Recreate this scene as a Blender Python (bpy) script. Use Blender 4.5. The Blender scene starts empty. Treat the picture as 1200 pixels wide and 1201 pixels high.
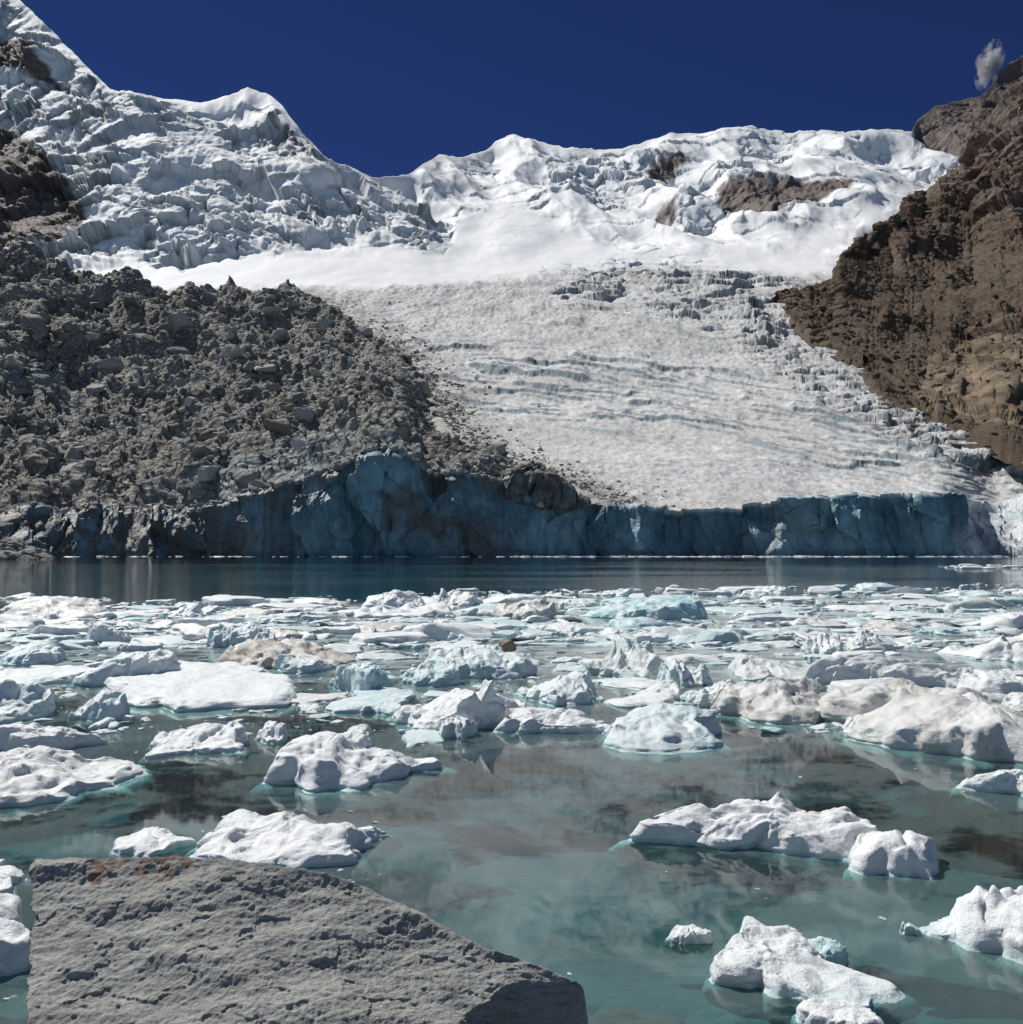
import bpy, bmesh, math
import numpy as np
from mathutils import Vector

F=1150.0; H=2.5; HY=641.0
PIT=math.atan((HY-600)/F); CP,SP=math.cos(PIT),math.sin(PIT)
def P(x,y,D):
    a=(x-600)/F; b=(600-y)/F
    s=D/(CP-b*SP)
    return a*s, D+0*s, H+(SP+b*CP)*s
def DW(y):
    b=(600-y)/F
    return -H*(CP-b*SP)/(SP+b*CP)
def ip(x,pts):
    p=np.array(pts,float); return np.interp(x,p[:,0],p[:,1])
def ss(a,b,x):
    t=np.clip((x-a)/(b-a),0,1); return t*t*(3-2*t)

# ---------- noise ----------
rs=np.random.RandomState(7)
perm=rs.permutation(256); perm=np.concatenate([perm,perm,perm]).astype(np.int64)
_a=rs.rand(256)*2*np.pi; G2=np.stack([np.cos(_a),np.sin(_a)],1)
_g=rs.randn(256,3); G3=_g/np.linalg.norm(_g,axis=1)[:,None]
R1=rs.rand(256); R2=rs.rand(256); R3=rs.rand(256)
def perlin(x,y,seed=0):
    x=x+seed*17.31; y=y+seed*9.77
    ix=np.floor(x).astype(np.int64); iy=np.floor(y).astype(np.int64)
    fx=x-ix; fy=y-iy
    u=fx*fx*fx*(fx*(fx*6-15)+10); v=fy*fy*fy*(fy*(fy*6-15)+10)
    ix&=255; iy&=255
    def g(dx,dy):
        h=perm[perm[(ix+dx)&255]+((iy+dy)&255)]
        return G2[h,0]*(fx-dx)+G2[h,1]*(fy-dy)
    a=g(0,0);b=g(1,0);c=g(0,1);d=g(1,1)
    return 1.5*((a+(b-a)*u)+((c+(d-c)*u)-(a+(b-a)*u))*v)
def fbm(x,y,o=4,seed=0,gain=.5):
    s=0;a=1;t=0
    for k in range(o):
        s=s+a*perlin(x,y,seed+k*3); t+=a; a*=gain; x=x*2.03; y=y*2.03
    return s/t*1.4
def ridged(x,y,o=4,seed=0,gain=.5):
    s=0;a=1;t=0
    for k in range(o):
        s=s+a*(1-np.abs(perlin(x,y,seed+k*3))*1.6); t+=a; a*=gain; x=x*2.03; y=y*2.03
    return s/t
def voro(x,y,seed=0):
    x=x+seed*13.7; y=y+seed*5.3
    ix=np.floor(x).astype(np.int64); iy=np.floor(y).astype(np.int64)
    f1=np.full(x.shape,9.0); f2=f1.copy(); idr=np.zeros(x.shape); ox=idr.copy(); oy=idr.copy(); id2=idr.copy()
    for dx in(-1,0,1):
        for dy in(-1,0,1):
            h=perm[perm[(ix+dx)&255]+((iy+dy)&255)]
            px=ix+dx+R1[h]-x; py=iy+dy+R2[h]-y
            d=np.hypot(px,py)
            c=d<f1
            f2=np.where(c,f1,np.minimum(f2,d)); idr=np.where(c,R3[h],idr); id2=np.where(c,R1[(h*7)&255],id2)
            ox=np.where(c,px,ox); oy=np.where(c,py,oy); f1=np.where(c,d,f1)
    voro.ox,voro.oy,voro.id2=ox,oy,id2
    return f1,f2,idr
def perlin3(p,seed=0):
    p=p+seed*11.13
    i=np.floor(p).astype(np.int64); f=p-i; u=f*f*f*(f*(f*6-15)+10); i&=255
    out=0
    for dx in(0,1):
        for dy in(0,1):
            for dz in(0,1):
                h=perm[perm[perm[(i[:,0]+dx)&255]+((i[:,1]+dy)&255)]+((i[:,2]+dz)&255)]
                w=(u[:,0] if dx else 1-u[:,0])*(u[:,1] if dy else 1-u[:,1])*(u[:,2] if dz else 1-u[:,2])
                out=out+w*(G3[h,0]*(f[:,0]-dx)+G3[h,1]*(f[:,1]-dy)+G3[h,2]*(f[:,2]-dz))
    return out*1.5
def fbm3(p,o=4,seed=0,gain=.5):
    s=0;a=1
    for k in range(o):
        s=s+a*perlin3(p,seed+k); a*=gain; p=p*2.03
    return s
def polymask(x,y,poly,soft):
    poly=np.array(poly,float); n=len(poly)
    ins=np.zeros(x.shape,bool); dm=np.full(x.shape,1e9)
    for i in range(n):
        x0,y0=poly[i]; x1,y1=poly[(i+1)%n]
        c=((y0>y)!=(y1>y))
        xx=(x1-x0)*(y-y0)/((y1-y0) if y1!=y0 else 1e-9)+x0
        ins^=(c&(x<xx))
        t=np.clip(((x-x0)*(x1-x0)+(y-y0)*(y1-y0))/((x1-x0)**2+(y1-y0)**2+1e-9),0,1)
        dm=np.minimum(dm,np.hypot(x-x0-t*(x1-x0),y-y0-t*(y1-y0)))
    sd=np.where(ins,dm,-dm)
    return ss(-soft,soft,sd)

# ---------- mesh helpers ----------
def mesh_obj(name,V,Fc,mat,attrs=None,smooth=True,parent=None):
    me=bpy.data.meshes.new(name)
    V=np.ascontiguousarray(V,dtype=np.float32); Fc=np.ascontiguousarray(Fc,dtype=np.int32)
    k=Fc.shape[1]
    me.vertices.add(len(V)); me.vertices.foreach_set('co',V.ravel())
    me.loops.add(Fc.size); me.loops.foreach_set('vertex_index',Fc.ravel())
    me.polygons.add(len(Fc)); me.polygons.foreach_set('loop_start',np.arange(len(Fc),dtype=np.int32)*k)
    me.polygons.foreach_set('use_smooth',np.full(len(Fc),smooth))
    me.update(calc_edges=True)
    for n,a in (attrs or {}).items():
        at=me.attributes.new(n,'FLOAT','POINT'); at.data.foreach_set('value',np.ascontiguousarray(a,dtype=np.float32).ravel())
    me.materials.append(mat)
    ob=bpy.data.objects.new(name,me); bpy.context.scene.collection.objects.link(ob)
    if parent: ob.parent=parent
    return ob
def gridfaces(nv,nu,flip=False):
    i=np.arange(nv*nu).reshape(nv,nu)
    a=i[:-1,:-1].ravel();b=i[:-1,1:].ravel();c=i[1:,1:].ravel();d=i[1:,:-1].ravel()
    return np.stack([a,d,c,b] if flip else [a,b,c,d],1)
def normals(X,Y,Z,flip=False):
    p=np.stack([X,Y,Z],-1)
    du=np.gradient(p,axis=1); dv=np.gradient(p,axis=0)
    n=np.cross(du,dv); n/=np.linalg.norm(n,axis=-1,keepdims=True)+1e-12
    return -n if flip else n
def grid_obj(name,X,Y,Z,mat,attrs=None,flip=False,smooth=True):
    V=np.stack([X.ravel(),Y.ravel(),Z.ravel()],1)
    return mesh_obj(name,V,gridfaces(*X.shape,flip=flip),mat,attrs,smooth)
def cell(Xp,Yp,Zp,disp,flip=False):
    n=normals(Xp,Yp,Zp,flip); return Xp+n[...,0]*disp,Yp+n[...,1]*disp,Zp+n[...,2]*disp

# ---------- materials ----------
class NT:
    def __init__(s,name):
        s.m=bpy.data.materials.new(name); s.m.use_nodes=True; s.t=s.m.node_tree; s.t.nodes.clear()
        s.out=s.n('ShaderNodeOutputMaterial')
    def n(s,t,**k):
        nd=s.t.nodes.new(t)
        for a,b in k.items(): setattr(nd,a,b)
        return nd
    def l(s,a,b): s.t.links.new(a,b)
    def put(s,inp,v):
        if isinstance(v,bpy.types.NodeSocket): s.l(v,inp)
        elif isinstance(v,(tuple,list)): inp.default_value=tuple(v)+((1,) if len(v)==3 and len(inp.default_value)==4 else ())
        else: inp.default_value=v
    def attr(s,name): return s.n('ShaderNodeAttribute',attribute_name=name).outputs['Fac']
    def pos(s): return s.n('ShaderNodeNewGeometry').outputs['Position']
    def mapv(s,v,sc):
        m=s.n('ShaderNodeMapping'); s.l(v,m.inputs['Vector']); m.inputs['Scale'].default_value=sc; return m.outputs[0]
    def noise(s,v,scale,det=5,rough=.55,dist=0):
        q=s.n('ShaderNodeTexNoise'); s.l(v,q.inputs['Vector']); q.inputs['Scale'].default_value=scale
        q.inputs['Detail'].default_value=det; q.inputs['Roughness'].default_value=rough; q.inputs['Distortion'].default_value=dist
        return q.outputs['Fac']
    def vor(s,v,scale,feature='F1'):
        q=s.n('ShaderNodeTexVoronoi',feature=feature); s.l(v,q.inputs['Vector']); q.inputs['Scale'].default_value=scale; return q.outputs['Distance']
    def rng(s,v,a,b,c=0,d=1):
        q=s.n('ShaderNodeMapRange',interpolation_type='SMOOTHSTEP'); s.put(q.inputs[0],v)
        for i,w in enumerate((a,b,c,d)): q.inputs[i+1].default_value=w
        return q.outputs[0]
    def math(s,op,a,b=0.0):
        q=s.n('ShaderNodeMath',operation=op); s.put(q.inputs[0],a); s.put(q.inputs[1],b); return q.outputs[0]
    def mix(s,f,a,b):
        q=s.n('ShaderNodeMix',data_type='RGBA'); s.put(q.inputs[0],f); s.put(q.inputs[6],a); s.put(q.inputs[7],b); return q.outputs[2]
    def bump(s,h,st,dist,prev=None):
        q=s.n('ShaderNodeBump'); s.put(q.inputs['Height'],h); s.put(q.inputs['Strength'],st); q.inputs['Distance'].default_value=dist
        if prev: s.l(prev,q.inputs['Normal'])
        return q.outputs[0]
    def bsdf(s,col,rough=.7,nrm=None,**k):
        b=s.n('ShaderNodeBsdfPrincipled'); s.put(b.inputs['Base Color'],col); s.put(b.inputs['Roughness'],rough)
        if nrm: s.l(nrm,b.inputs['Normal'])
        for a,v in k.items(): s.put(b.inputs[a.replace('_',' ')],v)
        return b.outputs[0]
    def done(s,sh): s.l(sh,s.out.inputs['Surface']); return s.m
    def xyz(s,v):
        q=s.n('ShaderNodeSeparateXYZ'); s.l(v,q.inputs[0]); return q.outputs

def m_snow():
    t=NT('glacier_snow'); p=t.pos()
    n1=t.noise(p,.02,6); n2=t.noise(p,.15,6,.65); n3=t.noise(p,.9,4,.7)
    snow=t.mix(n1,(.80,.81,.82),(.90,.90,.89))
    ice=t.mix(n2,(.50,.57,.62),(.80,.82,.84))
    c=t.mix(t.attr('ice'),snow,ice)
    tong=t.mix(t.rng(t.noise(t.mapv(p,(1,.35,1)),.35,6,.75),.3,.7),(.44,.44,.435),(.70,.695,.685))
    tong=t.mix(t.rng(t.noise(t.mapv(p,(.5,1,1)),.012,5,.6),.42,.62,0,.5),tong,(.42,.41,.39))
    c=t.mix(t.attr('tongue'),c,tong)
    c=t.mix(t.math('MULTIPLY',t.attr('cav'),.9),c,(.12,.17,.20))  # crevasse walls and serac gaps: painted occlusion shade together with blue ice
    dirt=t.math('MULTIPLY',t.attr('dirt'),t.rng(n3,.35,.6))
    c=t.mix(dirt,c,(.22,.20,.17))
    rk=t.mix(t.noise(t.mapv(p,(.5,.5,2)),.08,7,.7),(.045,.04,.042),(.24,.19,.17))
    c=t.mix(t.attr('rock'),c,rk)
    rgh=t.math('MAXIMUM',t.attr('tongue'),t.math('MAXIMUM',t.attr('ice'),t.attr('rock')))
    nb=t.bump(n3,t.math('MULTIPLY',rgh,.35),1.0,t.bump(n2,t.math('ADD',.10,t.math('MULTIPLY',rgh,.35)),3.0))
    return t.done(t.bsdf(c,.75,nb,Specular_IOR_Level=.2))
def m_moraine(rocks=False):
    t=NT('moraine_rubble_rock' if rocks else 'moraine_debris'); p=t.pos()
    n1=t.noise(p,.03,5); n2=t.noise(p,.5,6,.7); v=t.vor(p,.45); n4=t.noise(t.mapv(p,(1,.6,1)),.025,5,.65)
    a=t.mix(n1,(.13,.122,.105),(.25,.235,.205))
    c=t.mix(t.rng(n2,.3,.7),a,(.36,.345,.315))
    if rocks:
        c=t.mix(t.attr('tone'),t.mix(n2,(.12,.115,.105),(.27,.26,.235)),t.mix(n2,(.34,.335,.32),(.60,.59,.57)))
        nb=t.bump(t.noise(p,1.2,5,.7),.5,.6)
    else:
        c=t.mix(t.math('MULTIPLY',t.rng(v,.25,.8),.6),c,(.09,.083,.075))
        c=t.mix(t.attr('ice'),c,t.mix(n2,(.15,.19,.20),(.40,.45,.45)))
        nb=t.bump(v,.8,1.5,t.bump(n2,.7,1.6))
    c=t.mix(t.rng(n4,.50,.66,0,.45),c,(.36,.35,.33)); c=t.mix(t.rng(n4,.46,.34,0,.45),c,(.10,.09,.075))
    return t.done(t.bsdf(c,.85,nb,Specular_IOR_Level=.2))
def m_cliff():
    t=NT('ice_cliff_blue_ice'); p=t.pos()
    n1=t.noise(t.mapv(p,(1,1,.5)),.07,6,.6); n2=t.noise(t.mapv(p,(1,1,.22)),.6,6,.65); n3=t.noise(p,1.2,5,.7)
    c=t.mix(t.rng(n1,.35,.65),(.09,.19,.235),(.26,.42,.48))
    c=t.mix(t.rng(n2,.5,.78,0,.55),c,(.48,.62,.66))
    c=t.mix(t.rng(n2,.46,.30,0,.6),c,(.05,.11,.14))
    c=t.mix(t.attr('cav'),c,(.045,.11,.135))  # scooped recesses darkened as painted occlusion; also darker towards the waterline
    c=t.mix(t.math('MULTIPLY',t.attr('dirt'),t.rng(t.noise(t.mapv(p,(1,1,.6)),.2,6,.7),.3,.55)),c,t.mix(n3,(.07,.065,.06),(.20,.18,.155)))
    c=t.mix(t.attr('white'),c,t.mix(n2,(.5,.55,.57),(.78,.79,.79)))
    nb=t.bump(n2,.6,1.2,t.bump(n3,.5,.5))
    return t.done(t.bsdf(c,.45,nb,Specular_IOR_Level=.4))
def m_slope():
    t=NT('brown_mountain_rock'); p=t.pos()
    w=t.mapv(p,(.6,.3,1.6))
    n1=t.noise(p,.008,5,.6); n2=t.noise(w,.06,9,.75,.3); n3=t.noise(p,.5,6,.8); n4=t.noise(p,.02,6,.65); v=t.vor(t.mapv(p,(1,.6,1.4)),.12)
    rock=t.mix(t.rng(n2,.32,.68),(.080,.062,.053),(.38,.295,.245))
    rock=t.mix(t.rng(n1,.47,.58),rock,t.mix(n2,(.12,.072,.058),(.36,.23,.185)))
    rock=t.mix(t.rng(n4,.52,.66,0,.7),rock,t.mix(n2,(.11,.10,.09),(.32,.305,.29)))
    rock=t.mix(t.rng(v,.5,.9,0,.5),rock,(.05,.042,.038))
    scree=t.mix(n3,(.085,.064,.045),(.24,.19,.135)); scree=t.mix(t.rng(n4,.45,.6,0,.6),scree,(.22,.145,.10))
    c=t.mix(t.attr('scree'),rock,scree)
    c=t.mix(t.attr('tan'),c,t.mix(t.rng(n2,.35,.65),(.17,.13,.09),(.50,.39,.27)))
    c=t.mix(t.attr('bed'),c,(.045,.036,.03))
    nb=t.bump(n2,.8,8,t.bump(n3,.9,2.5))
    return t.done(t.bsdf(c,.85,nb,Specular_IOR_Level=.2))
def m_ice():
    t=NT('floating_ice'); p=t.pos(); z=t.xyz(p)[2]
    n1=t.noise(p,1.3,5,.6); n2=t.noise(p,7,6,.7); n3=t.noise(p,55,4,.8)
    c=t.mix(n2,(.70,.73,.74),(.87,.88,.88))
    c=t.mix(t.attr('blue'),c,t.mix(n1,(.20,.46,.50),(.55,.75,.77)))
    wet=t.rng(z,.06,.0,0,.6); c=t.mix(wet,c,(.38,.57,.59))
    d=t.math('MULTIPLY',t.attr('dirt'),t.rng(n2,.25,.6)); c=t.mix(d,c,(.36,.31,.24))
    c=t.mix(t.rng(z,.005,-.05),c,(.19,.41,.42)); c=t.mix(t.rng(z,-.02,-.38),c,(.02,.13,.145))
    r=t.math('ADD',.22,t.math('MULTIPLY',n2,.4))
    nb=t.bump(n3,.7,.013,t.bump(n2,.6,.05))
    return t.done(t.bsdf(c,r,nb,Specular_IOR_Level=.5))
def m_water():
    t=NT('lake_water'); p=t.pos(); x,y,z=t.xyz(p)
    w1=t.noise(t.mapv(p,(.5,1.3,1)),1.6,4,.6); w2=t.noise(t.mapv(p,(.35,1,1)),.35,3,.5); w3=t.noise(t.mapv(p,(.3,1,1)),.05,4,.6)
    far=t.math('MULTIPLY',t.rng(y,20,70,.02,1),t.rng(w3,.35,.65,.3,1.2))
    nb=t.bump(w1,t.math('MULTIPLY',far,.17),.25,t.bump(w2,t.math('MULTIPLY',far,.09),.5))
    tr=t.n('ShaderNodeBsdfTransparent'); tr.inputs[0].default_value=(.62,.84,.84,1)
    gl=t.n('ShaderNodeBsdfGlossy'); gl.inputs['Roughness'].default_value=.03; gl.inputs[0].default_value=(1,1,1,1); t.l(nb,gl.inputs['Normal'])
    fr=t.n('ShaderNodeFresnel'); fr.inputs[0].default_value=1.33; t.l(nb,fr.inputs['Normal'])
    mx=t.n('ShaderNodeMixShader'); t.l(fr.outputs[0],mx.inputs[0]); t.l(tr.outputs[0],mx.inputs[1]); t.l(gl.outputs[0],mx.inputs[2])
    edge=t.math('ADD',t.math('SUBTRACT',y,t.math('MULTIPLY',x,.35)),t.math('MULTIPLY',t.noise(p,.15,4),14))
    zone=t.math('MULTIPLY',t.rng(edge,56,50),t.rng(y,11,22))
    sl=t.math('MULTIPLY',zone,t.rng(t.noise(t.mapv(p,(.7,1,1)),1.4,7,.7),.34,.60))
    fn=t.noise(p,.5,8,.7,.3)
    film=t.math('MULTIPLY',t.rng(fn,.44,.52,.08,.38),t.rng(y,48,30))
    m=t.math('MAXIMUM',t.math('MULTIPLY',sl,.85),film)
    sc=t.mix(sl,t.mix(fn,(.09,.17,.175),(.20,.28,.28)),t.mix(t.noise(p,5,5,.7),(.24,.36,.38),(.60,.68,.69)))
    df=t.bsdf(sc,.22,t.bump(t.noise(p,6,5,.7),.3,.02))
    m2=t.n('ShaderNodeMixShader'); t.l(m,m2.inputs[0]); t.l(mx.outputs[0],m2.inputs[1]); t.l(df,m2.inputs[2])
    return t.done(m2.outputs[0])
def m_bed():
    t=NT('lake_bed_silt'); p=t.pos(); x,y,z=t.xyz(p)
    n=t.noise(p,1.2,6,.6); v=t.vor(p,5)
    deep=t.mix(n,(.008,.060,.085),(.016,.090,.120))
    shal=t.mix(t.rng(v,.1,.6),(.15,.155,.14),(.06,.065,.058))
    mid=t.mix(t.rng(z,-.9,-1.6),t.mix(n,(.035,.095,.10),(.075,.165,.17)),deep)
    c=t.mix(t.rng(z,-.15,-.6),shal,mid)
    return t.done(t.bsdf(c,.9,t.bump(v,.5,.05),Specular_IOR_Level=.1))
def m_boulder():
    t=NT('grey_granite_boulder'); p=t.pos()
    s=t.mapv(p,(1,1.3,2.2))
    n1=t.noise(p,2.5,6,.6); n2=t.noise(s,28,6,.75); n3=t.noise(p,170,3,.8); n5=t.noise(p,7,6,.7,.5)
    c=t.mix(t.rng(n2,.3,.7),(.20,.202,.19),(.38,.38,.36))
    c=t.mix(t.rng(n1,.4,.7,0,.5),c,(.42,.42,.40))
    c=t.mix(t.rng(n5,.52,.70,0,.45),c,(.14,.14,.13))
    c=t.mix(t.rng(n3,.58,.70,0,.7),c,(.58,.58,.56)); c=t.mix(t.rng(n3,.42,.30,0,.7),c,(.08,.08,.08))
    c=t.mix(t.math('MULTIPLY',t.attr('rust'),t.rng(n5,.36,.55)),c,(.22,.11,.055))
    nb=t.bump(n3,.45,.004,t.bump(n2,.6,.016))
    return t.done(t.bsdf(c,.8,nb,Specular_IOR_Level=.25))
def m_wet():
    t=NT('brown_rock'); p=t.pos(); n=t.noise(p,6,6,.7)
    return t.done(t.bsdf(t.mix(n,(.06,.045,.03),(.26,.20,.14)),.6,t.bump(n,.6,.03)))
M_snow=m_snow(); M_mor=m_moraine(); M_mrk=m_moraine(True); M_clf=m_cliff(); M_slp=m_slope(); M_ice=m_ice()
M_wat=m_water(); M_bed=m_bed(); M_bld=m_boulder(); M_wet=m_wet()

MT=[(-260,262),(0,290),(60,300),(100,322),(135,322),(160,318),(200,340),(235,338),(260,335),(300,340),(340,338),(390,360),(430,390),(470,414),(490,444),(508,474),(526,508),(550,532),(590,550),(640,572),(690,590)]
RB=[(905,352),(915,352),(930,385),(945,402),(1010,440),(1030,480),(1100,515),(1200,550),(1500,650)]
RT=[(905,348),(915,344),(955,336),(975,326),(985,300),(1030,270),(1080,226),(1110,204),(1140,184),(1160,140),(1200,92),(1300,40),(1500,-60)]
def cliffD(xs): return 261+6*fbm(xs/130,xs*0,3,10)-10*ss(1110,1200,xs), 4+30*ss(1100,1170,xs)+10*ss(300,150,xs)
# ---------- glacier + snow mountains ----------
SKY=[(-260,-190),(-100,-90),(0,-15),(25,0),(60,35),(100,75),(130,106),(170,112),(235,121),(262,113),(290,103),(312,108),(330,122),(345,142),(365,165),(382,186),(410,196),(435,208),(480,205),(498,192),(515,182),(535,184),(560,178),(585,165),(603,160),(630,163),(660,172),(700,176),(740,171),(765,163),(790,158),(825,158),(850,151),(880,147),(905,151),(930,155),(1000,152),(1070,152),(1076,140),(1098,124),(1125,118),(1150,113),(1166,96),(1172,84),(1184,72),(1200,64),(1260,40),(1400,0)]
def gR(y): return np.interp(-y,[-640,-600,-540,-480,-400,-345,-300,-250,-150,0],[240,262,330,470,740,1020,1280,1550,2200,2900])
def gL(y): return np.interp(-y,[-640,-600,-540,-480,-400,-345,-300,-200,-100,0,200],[240,262,330,470,720,960,1150,1420,1720,1980,2500])
def gA(x,y):
    k=ss(330,600,x); return gL(y)*(1-k)+gR(y)*k
nu,nv=1200,700
xs=np.linspace(-220,1400,nu); tt=np.linspace(0,1,nv)
XP,T=np.meshgrid(xs,tt)
sky=ip(xs,SKY); sky=sky+1.8*fbm(xs/14,xs*0,4,5)
YP=601+(sky[None,:]-601)*T
D=gA(XP,YP)
dc0,ln0=cliffD(xs); off=np.clip(dc0+ln0+9-262,0,None)
D=D+off[None]*ss(490,601,YP)
lowf=fbm(XP/170,YP/90,3,2)*ss(325,270,YP)
D=D*(1+.05*lowf)
under=ss(14,40,YP-ip(XP,MT))*ss(690,640,XP)+ss(10,30,YP-ip(XP,RT))*ss(8,25,ip(XP,RB)-YP)*ss(920,960,XP)
D=D*(1+.22*np.clip(under,0,1))
X,Y,Z=P(XP,YP,D)
wx=XP+7*fbm(XP/22,YP/22,3,11); wy=YP+6*fbm(XP/22,YP/22,3,12)
ICE=[(-400,-400),(40,-60),(130,104),(175,118),(225,135),(270,145),(330,150),(385,188),(440,212),(500,245),(527,268),(515,292),(470,285),(400,275),(330,288),(262,300),(215,312),(160,300),(100,310),(-400,310)]
m_ic=polymask(wx,wy,ICE,9)
BRK=[(640,322),(700,310),(800,306),(900,324),(985,332),(960,392),(900,400),(800,378),(720,362),(660,348)]
m_br=polymask(wx,wy,BRK,14)*(.25+.75*ss(-.25,.2,fbm(XP/60,YP/16,3,13)))
RMASK=[(1168,-80),(1072,100),(1073,152),(1090,176),(1140,182),(1500,185),(1500,-300)]
rockm=np.zeros_like(XP)
for pl,sf in (([(843,216),(880,211),(900,216),(1000,210),(1001,224),(960,240),(900,252),(850,257),(842,240)],3),
              ([(762,196),(785,184),(810,182),(800,192),(780,206),(760,214)],3),([(768,240),(792,236),(790,248),(768,252)],3),
              ([(-50,150),(20,158),(60,190),(100,240),(98,280),(60,300),(-50,290)],5),([(-40,30),(20,45),(50,75),(75,110),(60,105),(30,85),(-40,80)],4),
              (RMASK,2.5)):
    rockm=np.maximum(rockm,polymask(XP+5*fbm(XP/12,YP/8,3,21),YP+4*fbm(XP/12,YP/8,3,22),pl,sf))
pk=polymask(wx,wy,[(300,125),(345,145),(385,190),(350,180),(315,160)],4)
rockm=np.maximum(rockm,pk*ss(.0,.25,fbm(XP/9,YP/14,3,24))*.7)
m_tg=ss(-1,1,(wy-(ip(XP,[(0,345),(350,338),(500,336),(640,322),(760,312),(900,320),(1200,330)])))/7.)
def blocks(sx,sy,seed,Xc=X,Yc=Y,wa=.4):
    qx=Xc/sx+wa*fbm(Xc/sx/1.7,Yc/sy/1.7,3,seed+40)+.25*Yc/sy; qy=Yc/sy+wa*fbm(Xc/sx/1.7,Yc/sy/1.7,3,seed+50)
    f1,f2,r=voro(qx,qy,seed); tl=(voro.ox*(r-.5)+voro.oy*(voro.id2-.2))
    return r,ss(0,.16,f2-f1),tl
r1,g1,t1=blocks(120,150,1); r2,g2,t2=blocks(38,46,2,wa=.25); r3,g3,t3=blocks(14,17,3,wa=.2); r4,g4,t4=blocks(75,60,9,wa=.25)
rg=ridged(X/110+Y/400,Y/120,6,31,.6)
patch=ss(-.35,.1,fbm(X/150,Y/200,3,38)); patch2=ss(-.3,.1,fbm(X/90,Y/140,3,39))
ser=(r1*18+t1*22-9)+(r4*11+t4*18-5)*.7+patch*((r2*15+g2*5+t2*20-9)+patch2*((r3-.5)*7+g3*2+t3*10))+9*(rg-.62)+2*fbm(X/12,Y/16,3,37)
edgef=ss(1.0,.965,T)
fade=.2+.8*edgef
hd=(1-m_ic)*(1-m_tg)*ss(318,285,wy)
basin=1-polymask(wx,wy,[(255,296),(330,285),(430,285),(520,270),(560,240),(600,225),(640,250),(720,285),(900,285),(1000,250),(1120,185),(1060,185),(1080,240),(980,300),(960,330),(640,318),(500,335),(340,335),(255,320)],18)*.93
hc=ss(.10,.32,fbm(X/200,Y/260,3,60))*ss(520,580,XP)
fl_=X/170+.3*Y/200
head=44*(ridged(fl_,Y/420,4,35,.38)-.62)+16*fbm(X/200,Y/200,3,63,.4)+hc*((r2*9+g2*5+t2*16-8)*.9+t3*5)+(r4*8+t4*16-4)*.35+2.0*fbm(X/40,Y/60,3,64)
d=m_ic*ser*fade+hd*basin*head*fade
d+=(1-m_ic)*(1-m_tg)*(1.6*fbm(X/60,Y/110,3,66))
q=YP-88*np.clip((XP-480)/620,0,1.3)**1.8-10*ss(520,420,XP)
band=ss(386,415,q)*ss(512,470,q)
band=np.maximum(band,.5*ss(342,358,q)*ss(385,370,q)*ss(520,640,XP))
def scarps(lam,wamp,seed,gsx,thr):
    ph=q/lam+wamp*fbm(XP/240,q/50,3,seed)+.14*perlin(XP/40,q/16,seed+4)+.07*perlin(XP/11,q/7,seed+5)+.04*perlin(XP/4,q/4,seed+6)
    k=np.floor(ph); f=ph-k
    h=np.where(f>.84,ss(1.0,.84,f),f/.84)
    wall=ss(.77,.86,f)*ss(1.01,.95,f)
    gate=ss(thr,thr+.2,fbm(XP/gsx+k*3.7,k*5.3,4,seed+7,.6))
    return h*gate,wall*gate
h1,w1=scarps(12,1.2,71,190,-.16); h2,w2=scarps(6.5,1.0,81,90,-.06)
nr=m_tg*(1-m_br)*band
tnear=np.clip(D/450,.6,2.0)
d+=nr*tnear*(h1*1.6+h2*.9)
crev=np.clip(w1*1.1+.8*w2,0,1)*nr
tex=fbm(X/3.5,Y/7,4,81,.65)*.5+fbm(X/30,Y/60,3,82)*1.6+ridged(X/8,Y/12,3,85)*.5
tex+=.6*fbm(XP/70,q/3.2,3,86)
d+=m_tg*(1-m_br)*tex*tnear
rb,gb,tb=blocks(36,30,6); rb2,gb2,tb2=blocks(13,13,7)
d+=m_br*((rb*8+gb*4+tb*14-8)+(rb2*2.5+gb2*1.2+tb2*5-2))
rr=ridged(X/40,Z/22,5,95)
d+=rockm*(6*rr-4+3*fbm(X/9,Z/6,4,97))*(.3+.7*edgef)
mg=polymask(wx,wy,[(880,350),(920,395),(1010,445),(1040,470),(1200,545),(1400,600),(1400,575),(1200,575),(1050,520),(960,470),(860,400)],14)*m_tg
d+=mg*((rb2*2.6+gb2*1.6+tb2*5-2.6)+(rb*2+tb*4))
icea=np.clip(m_ic*(.12+.5*(1-r2)*patch+.15*(1-r4))+hd*basin*hc*.45+m_br*.5,0,1)
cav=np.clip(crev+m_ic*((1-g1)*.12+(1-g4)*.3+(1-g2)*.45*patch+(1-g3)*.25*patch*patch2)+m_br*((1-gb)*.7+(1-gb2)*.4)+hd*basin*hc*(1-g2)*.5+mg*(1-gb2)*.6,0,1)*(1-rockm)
edge_d=XP-ip(YP,[(300,330),(335,340),(390,430),(440,490),(470,510),(510,540),(540,600),(562,660),(585,720)])
dirt=m_tg*np.clip(ss(80,0,edge_d)*.8+.25*ss(.0,.4,fbm(XP/80,q/5,4,101))+.5*mg*ss(0,.4,fbm(XP/20,YP/9,3,102))+.3*ss(575,598,YP),0,1)
X,Y,Z=cell(X,Y,Z,d,False)
XA,YA,ZA,EA,YPA=X,Y,Z,edge_d,YP
bx=[]
for k,(dy,dz) in enumerate(((25,-12),(120,-90),(500,-420))):
    bx.append((X[-1]*(1+dy/D[-1]),Y[-1]+dy,Z[-1]+dz))
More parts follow.
